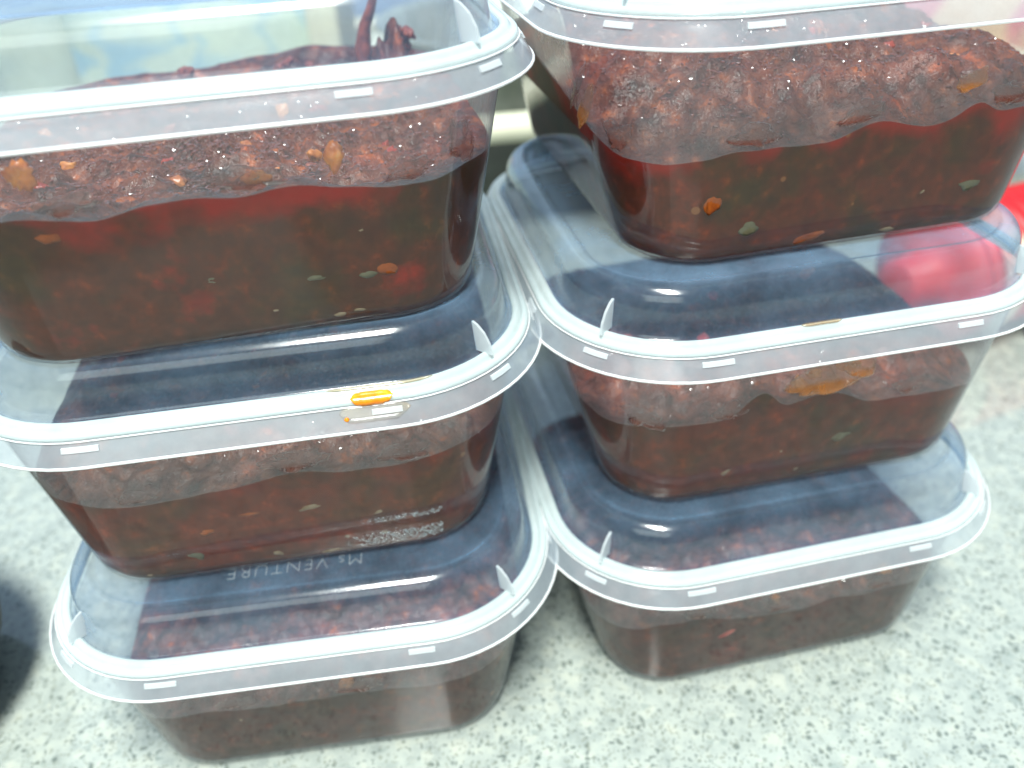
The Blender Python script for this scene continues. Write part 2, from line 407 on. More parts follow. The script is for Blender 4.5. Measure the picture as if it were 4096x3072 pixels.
# ------------------------------------------------------------------ fill lines: (position round the wall 0..1, height in mm)
FILL = {
 'L3': [(0.5, 29), (0.5867, 29.5), (0.5961, 30.0), (0.6109, 28.5), (0.6305, 28.25), (0.6484, 29.75), (0.6695, 30.0), (0.6867, 29.25), (0.7117, 30.25), (0.7219, 29.75), (0.7469, 28.25), (0.757, 27.75), (0.7758, 27.5), (0.7898, 27.5), (0.8008, 27.75), (0.9, 28), (0.05, 27), (0.12, 29), (0.2, 26), (0.3, 25.5), (0.4, 26)],
 'L2': [(0.5, 26), (0.5672, 26.25), (0.6, 25.25), (0.6336, 26.25), (0.6672, 27.25), (0.6836, 29.5), (0.7, 28.5), (0.7164, 27.0), (0.7555, 27.5), (0.7758, 28.25), (0.8, 27.5), (0.9, 29), (0.1, 29), (0.3, 29)],
 'L1': [(0.45, 22), (0.5406, 19.5), (0.5687, 23.5), (0.5961, 26.5), (0.6203, 25.25), (0.6406, 25.25), (0.6711, 25.25), (0.6813, 25.75), (0.7656, 25.0), (0.7852, 24.75), (0.9, 26), (0.1, 27), (0.3, 26)],
 'R3': [(0.40, 33), (0.47, 29), (0.5211, 24.0), (0.5266, 22.25), (0.5469, 22.25), (0.5695, 23.0), (0.582, 24.0), (0.5883, 25.25), (0.5953, 24.5), (0.6133, 24.75), (0.6328, 24.25), (0.6523, 24.75), (0.6648, 27.0), (0.6766, 27.5), (0.6969, 25.25), (0.7172, 25.5), (0.725, 27.75), (0.732, 29.75), (0.743, 26.75), (0.7586, 26.5), (0.9, 28), (0.1, 30), (0.3, 32)],
 'R2': [(0.40, 13), (0.47, 20), (0.518, 23.75), (0.5352, 23.0), (0.5625, 24.5), (0.582, 26.0), (0.6023, 25.25), (0.6133, 26.25), (0.6203, 29.25), (0.6215, 32.5), (0.6359, 32.0), (0.6406, 27.5), (0.6508, 27.25), (0.6664, 29.5), (0.6844, 27.75), (0.6977, 24.75), (0.7164, 23.5), (0.7391, 23.75), (0.7641, 23.5), (0.8039, 19.0), (0.95, 21), (0.05, 15), (0.12, 11), (0.3, 9)],
 'R1': [(0.40, 15), (0.47, 19), (0.5328, 21.25), (0.5445, 22.25), (0.5617, 24.0), (0.5719, 27.75), (0.6, 29.25), (0.6266, 25.25), (0.6523, 24.25), (0.6789, 23.0), (0.7031, 26.0), (0.7242, 24.25), (0.7438, 25.0), (0.7648, 24.5), (0.95, 21), (0.05, 16), (0.12, 12), (0.3, 12)],
}
SF = 2                                         # finer outline for the sauce
NQ = NP*SF
def fill_heights(key, seed):
    k = sorted(FILL[key]); u = np.array([a for a, _ in k]); h = np.array([b for _, b in k], float)
    u = np.r_[u[-1]-1, u, u[0]+1]; h = np.r_[h[-1], h, h[0]]
    x = np.arange(NQ)/NQ
    y = np.interp(x, u, h)
    ker = np.hanning(9); ker /= ker.sum()
    y = np.convolve(np.r_[y[-8:], y, y[:8]], ker, 'same')[8:-8]
    w = np.array([noise.noise(Vector((math.cos(t*6.283)*9, math.sin(t*6.283)*9, seed))) for t in x])
    return y+w*0.5

def sauce_mesh(key, seed, heap, material):
    h = fill_heights(key, seed)
    V = []; F = []; D = []
    rows = 12
    levels = np.linspace(0, 1, rows)
    def ring_at(z):                            # z per point
        lo = outline(A_B-0.35, B_B-0.35, R_B-0.35, SF); hi = outline(A_T-0.35, B_T-0.35, R_T-0.35, SF)
        t = (z/Z_T)[:, None]; return lo+(hi-lo)*t
    for f in levels:
        z = 1.3+(h-1.3)*f
        p = ring_at(z)
        if f == 0: p = p*0.988
        V += [(x*MM, y*MM, zz*MM) for (x, y), zz in zip(p, z)]; D += list(h-z)
    for k in range(rows-1):
        for i in range(NQ):
            j = (i+1) % NQ; F.append((k*NQ+i, k*NQ+j, (k+1)*NQ+j, (k+1)*NQ+i))
    # bottom
    V.append((0, 0, 1.2*MM)); D.append(20); c = len(V)-1
    for i in range(NQ): F.append((i, c, (i+1) % NQ))
    # top
    edge = ring_at(h); top0 = len(V); K = 84
    hm = float(h.mean())
    for k in range(K):
        t = 1-k/K
        t = t if k else 1.0
        for i in range(NQ):
            x, y = edge[i]*t
            b = 1-t
            z = h[i]*(1-min(1, b*2.2))+hm*min(1, b*2.2)
            rise = min(1, b/0.10)
            v = Vector((x*0.09, y*0.09, seed*3.1))
            lump = noise.noise(v)*2.4+noise.noise(v*2.6)*2.2+(0.5-abs(noise.noise(v*5.0)))*2.0+(0.5-abs(noise.noise(v*10.0)))*1.1
            big = heap(x, y)
            z += rise*(lump+big*min(1, b/0.22))
            V.append((x*MM, y*MM, min(z, 56.4)*MM)); D.append(-1 if k else -0.5)
    for k in range(K-1):
        for i in range(NQ):
            j = (i+1) % NQ
            a0 = top0+k*NQ; F.append((a0+i, a0+j, a0+NQ+j, a0+NQ+i))
    V.append((0, 0, (hm+heap(0, 0))*MM)); D.append(-1); c = len(V)-1
    for i in range(NQ): F.append((top0+(K-1)*NQ+i, top0+(K-1)*NQ+(i+1) % NQ, c))
    me = bpy.data.meshes.new('chili_sauce'); me.from_pydata(V, [], F)
    me.polygons.foreach_set('use_smooth', [True]*len(F))
    a = me.attributes.new('depth', 'FLOAT', 'POINT'); a.data.foreach_set('value', np.array(D, dtype=np.float32))
    me.update(); me.materials.append(material)
    return me, h

def haze_mesh(h):
    V = []; F = []; rows = 5
    lo = outline(A_B-0.2, B_B-0.2, R_B-0.2, SF); hi = outline(A_T-0.2, B_T-0.2, R_T-0.2, SF)
    for f in np.linspace(0, 1, rows):
        z = h+(44.3-h)*f
        p = lo+(hi-lo)*(z/Z_T)[:, None]
        V += [(x*MM, y*MM, zz*MM) for (x, y), zz in zip(p, z)]
    for k in range(rows-1):
        for i in range(NQ):
            j = (i+1) % NQ; F.append((k*NQ+i, k*NQ+j, (k+1)*NQ+j, (k+1)*NQ+i))
    return V, F

def wall_point(u, z, inset=0.0):
    o = outline(*wall_dims(z, inset)); t = (u % 1)*NP; i = int(t); f = t-i
    p = o[i]*(1-f)+o[(i+1) % NP]*f
    return np.array([p[0], p[1], z])
def wall_normal(u):
    o = outline(*wall_dims(20)); k = int(round(u*NP)) % NP
    t = o[(k+1) % NP]-o[k-1]; t = t/np.linalg.norm(t)
    n_ = np.array([t[1], -t[0], -0.22]); return n_/np.linalg.norm(n_)

def lump_mesh(name, sx_, sy_, sz_, seed, material, rough=0.35, sub=2):
    bm = bmesh.new(); bmesh.ops.create_icosphere(bm, subdivisions=sub, radius=1)
    for v in bm.verts:
        q = v.co*1.3+Vector((seed, seed*2.1, 0))
        v.co *= 1+rough*noise.noise(q)+rough*.5*noise.noise(q*2.7)
        v.co = Vector((v.co.x*sx_*MM, v.co.y*sy_*MM, v.co.z*sz_*MM))
    me = bpy.data.meshes.new(name); bm.to_mesh(me); bm.free()
    me.polygons.foreach_set('use_smooth', [True]*len(me.polygons)); me.materials.append(material)
    return me

def on_wall(name, parent, u, z, w, hgt, material, tilt=0.0, proud=0.16, inset=0.35, thick=0.6, seed=0, rough=0.3, sub=3, zs=1.0):
    """flattened bit pressed against the inside of the wall"""
    me = lump_mesh(name, w/2, thick, hgt/2, seed+u*91+z, material, rough, sub)
    o = bpy.data.objects.new(name, me); col.objects.link(o); o.parent = parent
    p = wall_point(u, z, inset+thick-proud); n_ = wall_normal(u)
    ang = math.atan2(n_[1], n_[0])+math.pi/2
    o.location = (p[0]*MM, p[1]*MM, p[2]*MM*zs)
    o.rotation_euler = (Matrix.Rotation(ang, 3, 'Z') @ Matrix.Rotation(-0.22, 3, 'X') @ Matrix.Rotation(tilt, 3, 'Y')).to_euler()
    return o

# ------------------------------------------------------------------ the six tubs
POSE = {'L1': (-59.114, -25.974, 0.0199, 0), 'L2': (-61.375, -15.958, 0.0536, 1), 'L3': (-62.589, -14.711, 0.1146, 2),
        'R1': (57.030, -15.394, 0.1069, 0), 'R2': (58.192, -6.946, 0.1001, 1), 'R3': (61.750, 3.242, 0.1227, 2)}
LABEL = {
 'L1': "clear takeaway tub at the bottom of the left stack, raised lettering on its lid",
 'L2': "clear takeaway tub in the left stack's middle, orange oil spilled on its lid rim",
 'L3': "clear takeaway tub on top of the left stack, its lid level with the tray behind",
 'R1': "clear takeaway tub at the bottom of the right stack, standing on the speckled counter",
 'R2': "clear tub in the middle of the right stack, in front of the red bottle",
 'R3': "top tub of the right stack, its lid cut off by the photo's upper edge"}
SAUCE_LABEL = {
 'L1': "dull brown chili sauce in the lowest tub of the left stack",
 'L2': "brown chili sauce with pale garlic bits in the left stack's middle tub",
 'L3': "glossy red brown chili sauce with orange onion lumps in the left stack's top tub",
 'R1': "dull brown chili sauce with one red chili flake in the right stack's lowest tub",
 'R2': "brown chili sauce with a red peak at the wall in the right stack's middle tub",
 'R3': "chunky red brown chili sauce heaped in the right stack's top tub"}
RED = (0.30, 0.012, 0.004); BROWN = (0.105, 0.020, 0.002); OLIVE = (0.055, 0.026, 0.003)
SM = {
 'L3': sauce_material('sauce_bright', (0.34, 0.009, 0.001), (0.085, 0.022, 0.003), (0.052, 0.032, 0.004), (0.155, 0.040, 0.027), (0.23, 0.062, 0.034), 3, 0.95, -14.5),
 'R3': sauce_material('sauce_red', (0.34, 0.014, 0.003), (0.105, 0.024, 0.005), (0.055, 0.034, 0.007), (0.165, 0.040, 0.026), (0.24, 0.064, 0.034), 7, 0.85, -14),
 'L2': sauce_material('sauce_warm', (0.17, 0.014, 0.003), (0.125, 0.026, 0.004), (0.085, 0.034, 0.005), (0.19, 0.065, 0.045), (0.25, 0.09, 0.055), 11, 0.7, -15),
 'R2': sauce_material('sauce_brown', (0.15, 0.015, 0.006), (0.105, 0.026, 0.008), (0.058, 0.036, 0.010), (0.22, 0.07, 0.055), (0.29, 0.09, 0.06), 17, 0.6, -15),
 'L1': sauce_material('sauce_dull', (0.10, 0.018, 0.009), (0.070, 0.023, 0.012), (0.048, 0.026, 0.012), (0.16, 0.055, 0.045), (0.22, 0.07, 0.055), 23, 0.5, -16),
 'R1': sauce_material('sauce_dark', (0.11, 0.016, 0.009), (0.070, 0.023, 0.012), (0.048, 0.026, 0.012), (0.16, 0.055, 0.045), (0.22, 0.07, 0.055), 29, 0.5, -16)}
def bump_at(x, y, cx, cy, s, h): return h*math.exp(-((x-cx)**2+(y-cy)**2)/(2*s*s))
HEAP = {
 'L3': lambda x, y: -4.0-0.04*max(0, y)+bump_at(x, y, 42, 29, 5.5, 14)*(1+.6*noise.noise(Vector((x*.4, y*.4, 1))))+bump_at(x, y, 2, 40, 7, 2.0)+bump_at(x, y, 22, 40, 8, 2),
 'L2': lambda x, y: 2.0+bump_at(x, y, 20, 0, 20, 4)-0.12*max(0, y),
 'L1': lambda x, y: 2.0+bump_at(x, y, 15, -15, 18, 4),
 'R3': lambda x, y: 5.0+bump_at(x, y, -10, 15, 25, 7),
 'R2': lambda x, y: 5.0+bump_at(x, y, -15, -25, 18, 4)-0.27*max(0, y+12),
 'R1': lambda x, y: 5.0+bump_at(x, y, 0, -20, 22, 3)-0.24*max(0, y+8)}

roots = {}; lids = {}; sauces = {}
for si, key in enumerate(('L1', 'L2', 'L3', 'R1', 'R2', 'R3')):
    x, y, th, lv = POSE[key]
    root = bpy.data.objects.new('food_container', None); col.objects.link(root)
    root.location = (x*MM, y*MM, lv*PITCH*MM+0.0004); root.rotation_euler = (0, 0, th)
    tag(root, LABEL[key], 'food container', 'stacked clear takeaway tubs'); roots[key] = root
    zs = (42.448+3.068)/42.448 if key == 'R3' else 1.0
    def add(name, me, parent=root, s=zs):
        o = bpy.data.objects.new(name, me); col.objects.link(o); o.parent = parent; o.scale = (1, 1, s); return o
    add('tub', TUB)
    sm, h = sauce_mesh(key, si*5.3+1.7, HEAP[key], SM[key])
    if zs > 1:
        pass
    haze = new_obj('wall_haze_film', *haze_mesh(h), M_HAZE, root)  # added sheet that paints the wall's milky haze above the sauce
    lid = add('lid', DOME); lids[key] = lid
    add('rim', RIM, lid, 1); add('skirt', SKIRT, lid, 1); add('edge_light_bead', BEAD, lid, 1); add('crease_bead', CREASE, lid, 1)
    for me in TABS: add('latch_tab', me, lid, 1)
    for me in GUS: add('corner_rib', me, lid, 1)
    s = bpy.data.objects.new('chili_sauce', sm); col.objects.link(s)
    s.location = root.location+Vector((0, 0, 0.0001)); s.rotation_euler = root.rotation_euler
    tag(s, SAUCE_LABEL[key], 'chili sauce', 'sauce filling the takeaway tubs'); sauces[key] = s

# bits of vegetable pressed against the walls (name, u, z, width, height, material, tilt)
PIECES = {
 'L3': [('onion_piece', .7336, 33.6, 3.2, 4.2, M_ONION, .2), ('onion_piece', .6969, 31.6, 4.2, 2.0, M_ONION, .1), ('onion_piece', .5992, 36.4, 3.6, 4.4, M_ONION, 0),
        ('leek_piece', .7141, 12.5, 3.6, 2.4, M_GREY, 0), ('leek_piece', .7383, 11.5, 3.6, 2.0, M_GREY, .1), ('chili_piece', .7477, 12.4, 4.6, 3.0, M_ONION, .5),
        ('leek_piece', .6664, 14.5, 3.4, 1.6, M_GREY, 0), ('onion_piece', .602, 26.8, 4.0, 3.0, M_ORANGE, 0), ('garlic_piece', .7391, 20.2, 1.5, .9, M_GARLIC, .4),
        ('garlic_piece', .7211, 3.2, 2.0, 1.0, M_GARLIC, 0), ('garlic_piece', .7310, 3.6, 3.2, .9, M_GARLIC, .1), ('garlic_piece', .6906, 6.2, 1.6, 1.0, M_GARLIC, 0)],
 'L2': [('garlic_piece', .6922, 18.2, 5.4, 1.9, M_GARLIC, -.25), ('garlic_piece', .7289, 13.6, 2.8, 1.4, M_GARLIC, -.3), ('garlic_piece', .707, 6.8, 2.0, 1.2, M_GARLIC, 0),
        ('garlic_piece', .7297, 6.4, 2.2, 1.3, M_GARLIC, -.2), ('garlic_piece', .6633, 5.0, 3.2, 1.6, M_GARLIC, .6), ('garlic_piece', .6961, 2.4, 3.6, .8, M_GARLIC, -.1),
        ('leek_piece', .6188, 8.4, 4.4, 3.2, M_GREY, .4), ('onion_piece', .6305, 15.2, 4.0, 2.4, M_ORANGE, 0), ('garlic_piece', .5875, 3.0, 1.4, .8, M_GARLIC, 0),
        ('onion_piece', .657, 18.4, 9.0, 1.4, M_ORANGE, -.1)],
 'R3': [('garlic_piece', .6078, 8.8, 3.8, 4.0, M_GREY, .3), ('garlic_piece', .6016, 12.2, 1.4, .8, M_SOFTONION, 0), ('leek_piece', .743, 11.5, 5.4, 2.8, M_GREY, 0),
        ('garlic_piece', .7133, 10.6, 1.8, .9, M_GARLIC, -.4), ('onion_piece', .5844, 15.6, 2.6, 6.0, M_RESIDUE, .3), ('garlic_piece', .6977, 2.4, 2.8, 1.0, M_GARLIC, 0),
        ('onion_piece', .652, 4.2, 9.0, 2.0, M_RESIDUE, -.3)],
 'R2': [('garlic_piece', .6172, 8.6, 3.8, 1.5, M_GARLIC, -.55), ('garlic_piece', .6664, 5.0, 2.2, 1.1, M_GARLIC, -.2), ('leek_piece', .6937, 14.8, 5.0, 3.0, M_GREY, -.5),
        ('garlic_piece', .652, 12.2, 1.2, .8, M_GARLIC, 0), ('onion_piece', .6648, 33.4, 3.0, 2.2, M_RESIDUE, .2), ('onion_piece', .6867, 34.6, 4.2, 3.4, M_RESIDUE, 0),
        ('onion_piece', .655, 31.6, 2.8, 3.0, M_RESIDUE, 0)],
 'R1': [('chili_piece', .6273, 19.4, 6.2, 2.0, M_CHILI, -.45), ('onion_piece', .7414, 30.6, 2.8, 2.6, M_RESIDUE, 0), ('garlic_piece', .66, 27, 2.0, 2.2, M_RESIDUE, 0)],
 'L1': [('onion_piece', .6914, 27.0, 3.2, 2.2, M_RESIDUE, 0), ('garlic_piece', .5555, 3.2, 4.2, 1.2, M_GARLIC, .1), ('garlic_piece', .62, 20.5, 1.4, 1.0, M_GARLIC, 0)]}
for key, lst in PIECES.items():
    for i, (nm, u, z, w, hh, m_, t) in enumerate(lst):
        fu = sorted(FILL[key]); above = z > np.interp(u, [a for a, _ in fu], [b for _, b in fu])+1
        if above: on_wall(nm, sauces[key], u, z, w*1.0, hh*1.0, m_, t, seed=i*3.3, inset=1.4, proud=0, thick=1.2, rough=0.75)
        else:
            m_ = {M_GARLIC: M_WETGARLIC, M_ONION: M_WETORANGE, M_ORANGE: M_WETORANGE, M_RESIDUE: M_WETORANGE, M_SOFTONION: M_SOFTONION, M_GREY: M_WETGREY}.get(m_, m_)
            on_wall(nm, sauces[key], u, z, w*1.2, hh*1.2, m_, t, seed=i*3.3, inset=0.35, proud=0.06, rough=0.35)

# loose lumps lying on the sauce of the top tubs, and crumbs stuck high up
rnd = random.Random(5)
def top_lump(key, x, y, z, sx_, sy_, sz_, m_, nm):
    me = lump_mesh(nm, sx_, sy_, sz_, rnd.random()*50, m_, 0.5, 3)
    o = bpy.data.objects.new(nm, me); col.objects.link(o); o.parent = sauces[key]
    o.location = (x*MM, y*MM, z*MM); o.rotation_euler = (rnd.random(), rnd.random(), rnd.random()*6)
    return o
for key in ('L3', 'R3', 'L2', 'R2'):
    for i in range(26 if key in ('L3', 'R3') else 12):
        x = rnd.uniform(-44, 44); y = rnd.uniform(-44, 30)
        if abs(x) > 32 and abs(y) > 32: continue
        z = 29+HEAP[key](x, y)-1.2+rnd.uniform(-.4, .8)
        r_ = rnd.uniform(0.8, 1.8)
        m_ = rnd.choice([M_SOFTONION, M_CHILI, M_CRUMB, M_CRUMB, M_CHILI, M_RESIDUE])
        nm = {M_SOFTONION: 'onion_piece', M_RESIDUE: 'onion_piece'}.get(m_, 'chili_piece')
        top_lump(key, x, y, z, r_*1.3, r_, r_*.7, m_, nm)

for (cx_, cy_, cz_, rr_, nn) in ((12, 38, 27.5, 2.0, 6), (-12, 38, 27.0, 2.0, 6), (43, 29, 33.0, 2.6, 5), (20, 40, 26, 1.6, 4), (-34, 38, 25.5, 1.6, 4)):
    for _ in range(nn):
        q = rr_*rnd.uniform(.4, .75)
        top_lump('L3', cx_+rnd.uniform(-1, 1)*rr_, cy_+rnd.uniform(-1, 1)*rr_*.6, cz_+rnd.uniform(-.6, 1.2)*rr_, q*1.2, q, q*.9, M_CRUMB, 'chili_piece')
# faceted grains added to make glints on the wet mash
M_GLINT = bumpy('glint_grain', (0.20, 0.055, 0.040), (0.14, 0.036, 0.026), 0.10, 500, 0.02, spec=1.0, coat=1.0)
def glitter(key, count, x0, x1, y0, y1):
    s_ = sauces[key]; me0 = s_.data; n_side = 12*NQ+1
    tops = [v for v in me0.vertices[n_side+NQ*3:] if x0*MM < v.co.x < x1*MM and y0*MM < v.co.y < y1*MM]
    V = []; F = []
    bm = bmesh.new(); bmesh.ops.create_icosphere(bm, subdivisions=1, radius=1)
    bv = [v.co.copy() for v in bm.verts]; bf = [[v.index for v in f.verts] for f in bm.faces]; bm.free()
    for _ in range(count):
        v = rnd.choice(tops); r_ = rnd.uniform(.2, .36)*MM; st = rnd.uniform(1, 2.6)
        m_ = Matrix.Rotation(rnd.random()*6.3, 3, 'Z') @ Matrix.Rotation(rnd.uniform(-.6, .6), 3, 'X') @ Matrix.Diagonal((r_*st, r_, r_*.8))
        c0 = len(V); V += [v.co+Vector((0, 0, -r_*.35))+m_ @ b for b in bv]; F += [tuple(c0+i for i in f) for f in bf]
    o = new_obj('glint_grains', V, F, M_GLINT, s_, smooth=False); o['kind'] = 'stuff'; return o
glitter('L3', 6000, -50, 50, -56, 20); glitter('R3', 7000, -50, 50, -56, 20)
glitter('L2', 2000, -10, 45, -56, -20); glitter('R2', 2000, -50, 30, -56, -20)
glitter('L1', 700, -45, 45, -56, 0); glitter('R1', 500, -45, 45, -56, 0)

# curl of chili stuck upright inside the top left lid
def tube(name, pts, radii, material, parent, k=8):
    V = []; F = []; P = [Vector(p) for p in pts]
    for i, p in enumerate(P):
        d = (P[min(i+1, len(P)-1)]-P[max(i-1, 0)]).normalized()
        a = d.orthogonal().normalized(); b = d.cross(a)
        for j in range(k):
            t = 2*math.pi*j/k; V.append((p+(a*math.cos(t)+b*math.sin(t))*radii[i])*MM)
    for i in range(len(P)-1):
        for j in range(k): F.append((i*k+j, i*k+(j+1) % k, (i+1)*k+(j+1) % k, (i+1)*k+j))
    F.append(tuple(range(k-1, -1, -1))); F.append(tuple((len(P)-1)*k+j for j in range(k)))
    return new_obj(name, V, F, material, parent)
tube('chili_curl', [(33, 34, 24), (33, 34.5, 32), (34.2, 34, 37), (36.2, 33, 41), (37.5, 32, 45), (36.5, 31, 49)], [3.0, 2.1, 1.5, 1.2, 1.0, .7], M_CRUMB, sauces['L3'])

# smears and drops
smear = on_wall('oil_smear', lids['L2'], .74, 40, 1, 1, M_ORANGE)
bpy.data.objects.remove(smear)
def ring_patch(name, parent, u, length, dz, material, seed):
    """thin uneven film over the lid rim: dz = list of (offset, z) profile points"""
    V = []; F = []; n_ = 24
    outs = [outline(*off(d)) for d, _ in dz]
    step = np.linalg.norm(outs[0][int(u*NP) % NP]-outs[0][(int(u*NP)+1) % NP]); hl = length/2/step
    for i in range(n_+1):
        q = -1+2*i/n_
        w = max(0.0, 1-abs(q)**7)*(1+0.3*noise.noise(Vector((q*4, seed, 0))))
        for j, (d, z) in enumerate(dz):
            f = j/(len(dz)-1); f2 = 0.5+(f-0.5)*min(1, w)
            t = (u*NP+q*hl) % NP; i0 = int(t); ff = t-i0
            k = f2*(len(dz)-1); k0 = min(int(k), len(dz)-2); g = k-k0
            pa = outs[k0][i0]*(1-ff)+outs[k0][(i0+1) % NP]*ff; pb = outs[k0+1][i0]*(1-ff)+outs[k0+1][(i0+1) % NP]*ff
            p = pa*(1-g)+pb*g; z_ = dz[k0][1]*(1-g)+dz[k0+1][1]*g
            V.append((p[0]*MM, p[1]*MM, z_*MM))
    m_ = len(dz)
    for i in range(n_):
        for j in range(m_-1): F.append((i*m_+j, (i+1)*m_+j, (i+1)*m_+j+1, i*m_+j+1))
    o = new_obj(name, V, F, material, parent)
    md = o.modifiers.new('thickness', 'SOLIDIFY'); md.thickness = 0.00025; md.offset = 0
    return o
ring_patch('oil_smear', lids['L2'], .7370, 8.0, [(2.35, 46.7), (2.55, 47.45), (2.85, 47.95), (3.4, 48.12), (4.0, 48.2), (4.3, 48.6)], M_ORANGE, 2)
ring_patch('oil_film', lids['L2'], .7370, 13.0, [(0.9, 43.9), (1.6, 45.0), (2.4, 46.2), (2.55, 46.6)], plastic('thin_yellow_film', 0.10, 0.1, tint=(0.9, 0.6, 0.2), rough=0.2, mottling=0.9), 8)
ring_patch('oil_film', lids['L2'], .7400, 19.0, [(4.6, 49.2), (5.2, 49.15), (5.8, 49.0)], plastic('thin_oil_film', 0.22, 0.1, tint=(0.85, 0.55, 0.12), rough=0.15), 5)
ring_patch('oil_film', lids['R2'], .6560, 9.0, [(4.6, 49.2), (5.3, 49.15), (5.9, 49.0)], plastic('faint_oil_film', 0.28, 0.1, tint=(0.80, 0.50, 0.18), rough=0.15), 9)
M_STAIN = plastic('orange_inner_smear', 0.26, 0.1, tint=(0.85, 0.33, 0.06), rough=0.3, gloss=0.4, mottling=0.9)
on_wall('oil_smear', sauces['R2'], .669, 33.0, 17, 7, M_STAIN, -.1, thick=.12, inset=-.02, proud=-.25, rough=.45)
on_wall('oil_smear', sauces['R2'], .690, 35.0, 7, 5, M_STAIN, .2, thick=.12, inset=.1, proud=-.25, rough=.45)
on_wall('oil_smear', sauces['R3'], .722, 33.5, 7, 3.5, M_STAIN, -.3, thick=.12, inset=.1, proud=-.25, rough=.45)
on_wall('oil_smear', sauces['R3'], .505, 30, 5, 9, M_STAIN, .3, thick=.12, inset=.1, proud=-.25, rough=.45)
M_BROWNSTAIN = plastic('brown_inner_smear', 0.22, 0.1, tint=(0.34, 0.09, 0.05), rough=0.3, gloss=0.4, mottling=0.9)
for key, spots in {'L3': [(.615, 31.5, 9, 3, 0), (.69, 32.5, 12, 3.5, .1), (.765, 30.5, 8, 3.5, -.1), (.79, 33, 5, 6, .3)],
                   'R3': [(.60, 27.5, 9, 4, .1), (.66, 29.5, 10, 3.5, -.2), (.53, 26.5, 6, 5, 0), (.50, 33, 4, 8, .2), (.75, 30, 8, 4, 0)],
                   'L2': [(.69, 32, 12, 4, .1), (.75, 30.5, 9, 3, 0), (.60, 27.6, 7, 2.4, 0)],
                   'R2': [(.56, 27, 8, 4, .2), (.61, 28, 7, 4, .1), (.73, 27, 8, 3, 0)],
                   'R1': [(.60, 31, 8, 3, 0), (.66, 27, 8, 3, 0), (.74, 28, 8, 4, 0)], 'L1': [(.62, 28, 9, 3, 0), (.70, 29, 10, 4, 0)]}.items():
    for (u, z, w, hh, t) in spots:
        on_wall('sauce_smear', sauces[key], u, z, w, hh, M_BROWNSTAIN, t, thick=.1, inset=.1, proud=-.25, rough=.8, seed=u*77)
def droplets(key, count, u0, u1, z0, z1, material, r0, r1):
    V = []; F = []; bm = bmesh.new(); bmesh.ops.create_icosphere(bm, subdivisions=1, radius=1)
    bv = [v.co.copy() for v in bm.verts]; bf = [[v.index for v in f.verts] for f in bm.faces]; bm.free()
    for _ in range(count):
        f = rnd.random()**.6; p = wall_point(u0+(u1-u0)*f, rnd.uniform(z0, z1), -.05); r_ = rnd.uniform(r0, r1)*MM
        c0 = len(V); V += [Vector(p)*MM+b*r_ for b in bv]; F += [tuple(c0+i for i in g) for g in bf]
    o = new_obj('water_droplets', V, F, material, roots[key]); o['kind'] = 'stuff'
M_DROP = plastic('water_droplet', 0.22, 0.5, tint=(0.95, 1, 1), rough=0.08, gloss=2.0)
droplets('L2', 420, .705, .768, 3.2, 7.0, M_DROP, .10, .26)
droplets('L2', 160, .715, .768, 10.5, 12.0, M_DROP, .10, .2)
o = bpy.data.objects.new('oil_drop', lump_mesh('oil_drop', .55, .35, .5, 3, M_ORANGE, .2, 2)); col.objects.link(o); o.parent = lids['L2']
o.location = (19.0*MM, -61.6*MM, 44.6*MM)

# raised lettering on the lowest left lid, its head towards the viewer
def lettering(text, size, loc, rz, parent):
    cu = bpy.data.curves.new('raised_lettering', 'FONT'); cu.body = text; cu.size = size*MM; cu.extrude = 0.00012
    cu.offset = -0.00012; cu.space_character = 1.12
    t = bpy.data.objects.new('tmp', cu); col.objects.link(t)
    bpy.context.view_layer.update()
    me = bpy.data.meshes.new_from_object(t.evaluated_get(bpy.context.evaluated_depsgraph_get()))
    bpy.data.objects.remove(t)
    me.materials.clear(); me.materials.append(M_LETTER)
    o = bpy.data.objects.new('raised_lettering', me); col.objects.link(o); o.parent = parent
    o.location = [c*MM for c in loc]; o.rotation_euler = (0, 0, rz)
    return o
lettering('Ms VENTURE', 4.9, (15.5, -41.9, 58.1), math.pi, lids['L1'])

# ------------------------------------------------------------------ counter and wall behind
def slab(name, x0, x1, y0, y1, z0, z1, material, parent=None, bevel=0.0, rot=0.0):
    bm = bmesh.new(); bmesh.ops.create_cube(bm, size=1)
    cx, cy, cz = (x0+x1)/2, (y0+y1)/2, (z0+z1)/2
    for v in bm.verts: v.co = Vector((v.co.x*(x1-x0)*MM, v.co.y*(y1-y0)*MM, v.co.z*(z1-z0)*MM))
    if bevel: bmesh.ops.bevel(bm, geom=bm.edges[:], offset=bevel*MM, segments=4, profile=0.5, affect='EDGES')
    me = bpy.data.meshes.new(name); bm.to_mesh(me); bm.free(); me.materials.append(material)
    me.polygons.foreach_set('use_smooth', [bool(bevel)]*len(me.polygons))
    o = bpy.data.objects.new(name, me); col.objects.link(o); o.location = (cx*MM, cy*MM, cz*MM); o.rotation_euler = (0, 0, rot)
    if parent: o.parent = parent
    return o
tag(slab('countertop', -900, 900, -420, 620, -40, 0, counter_material(), bevel=4), kind='structure')
tag(slab('kitchen_wall', -900, 900, 620, 640, -40, 1300, bumpy('blue_grey_wall', (0.42, 0.55, 0.76), (0.36, 0.48, 0.68), 0.4, 9, 0.1)), kind='structure')

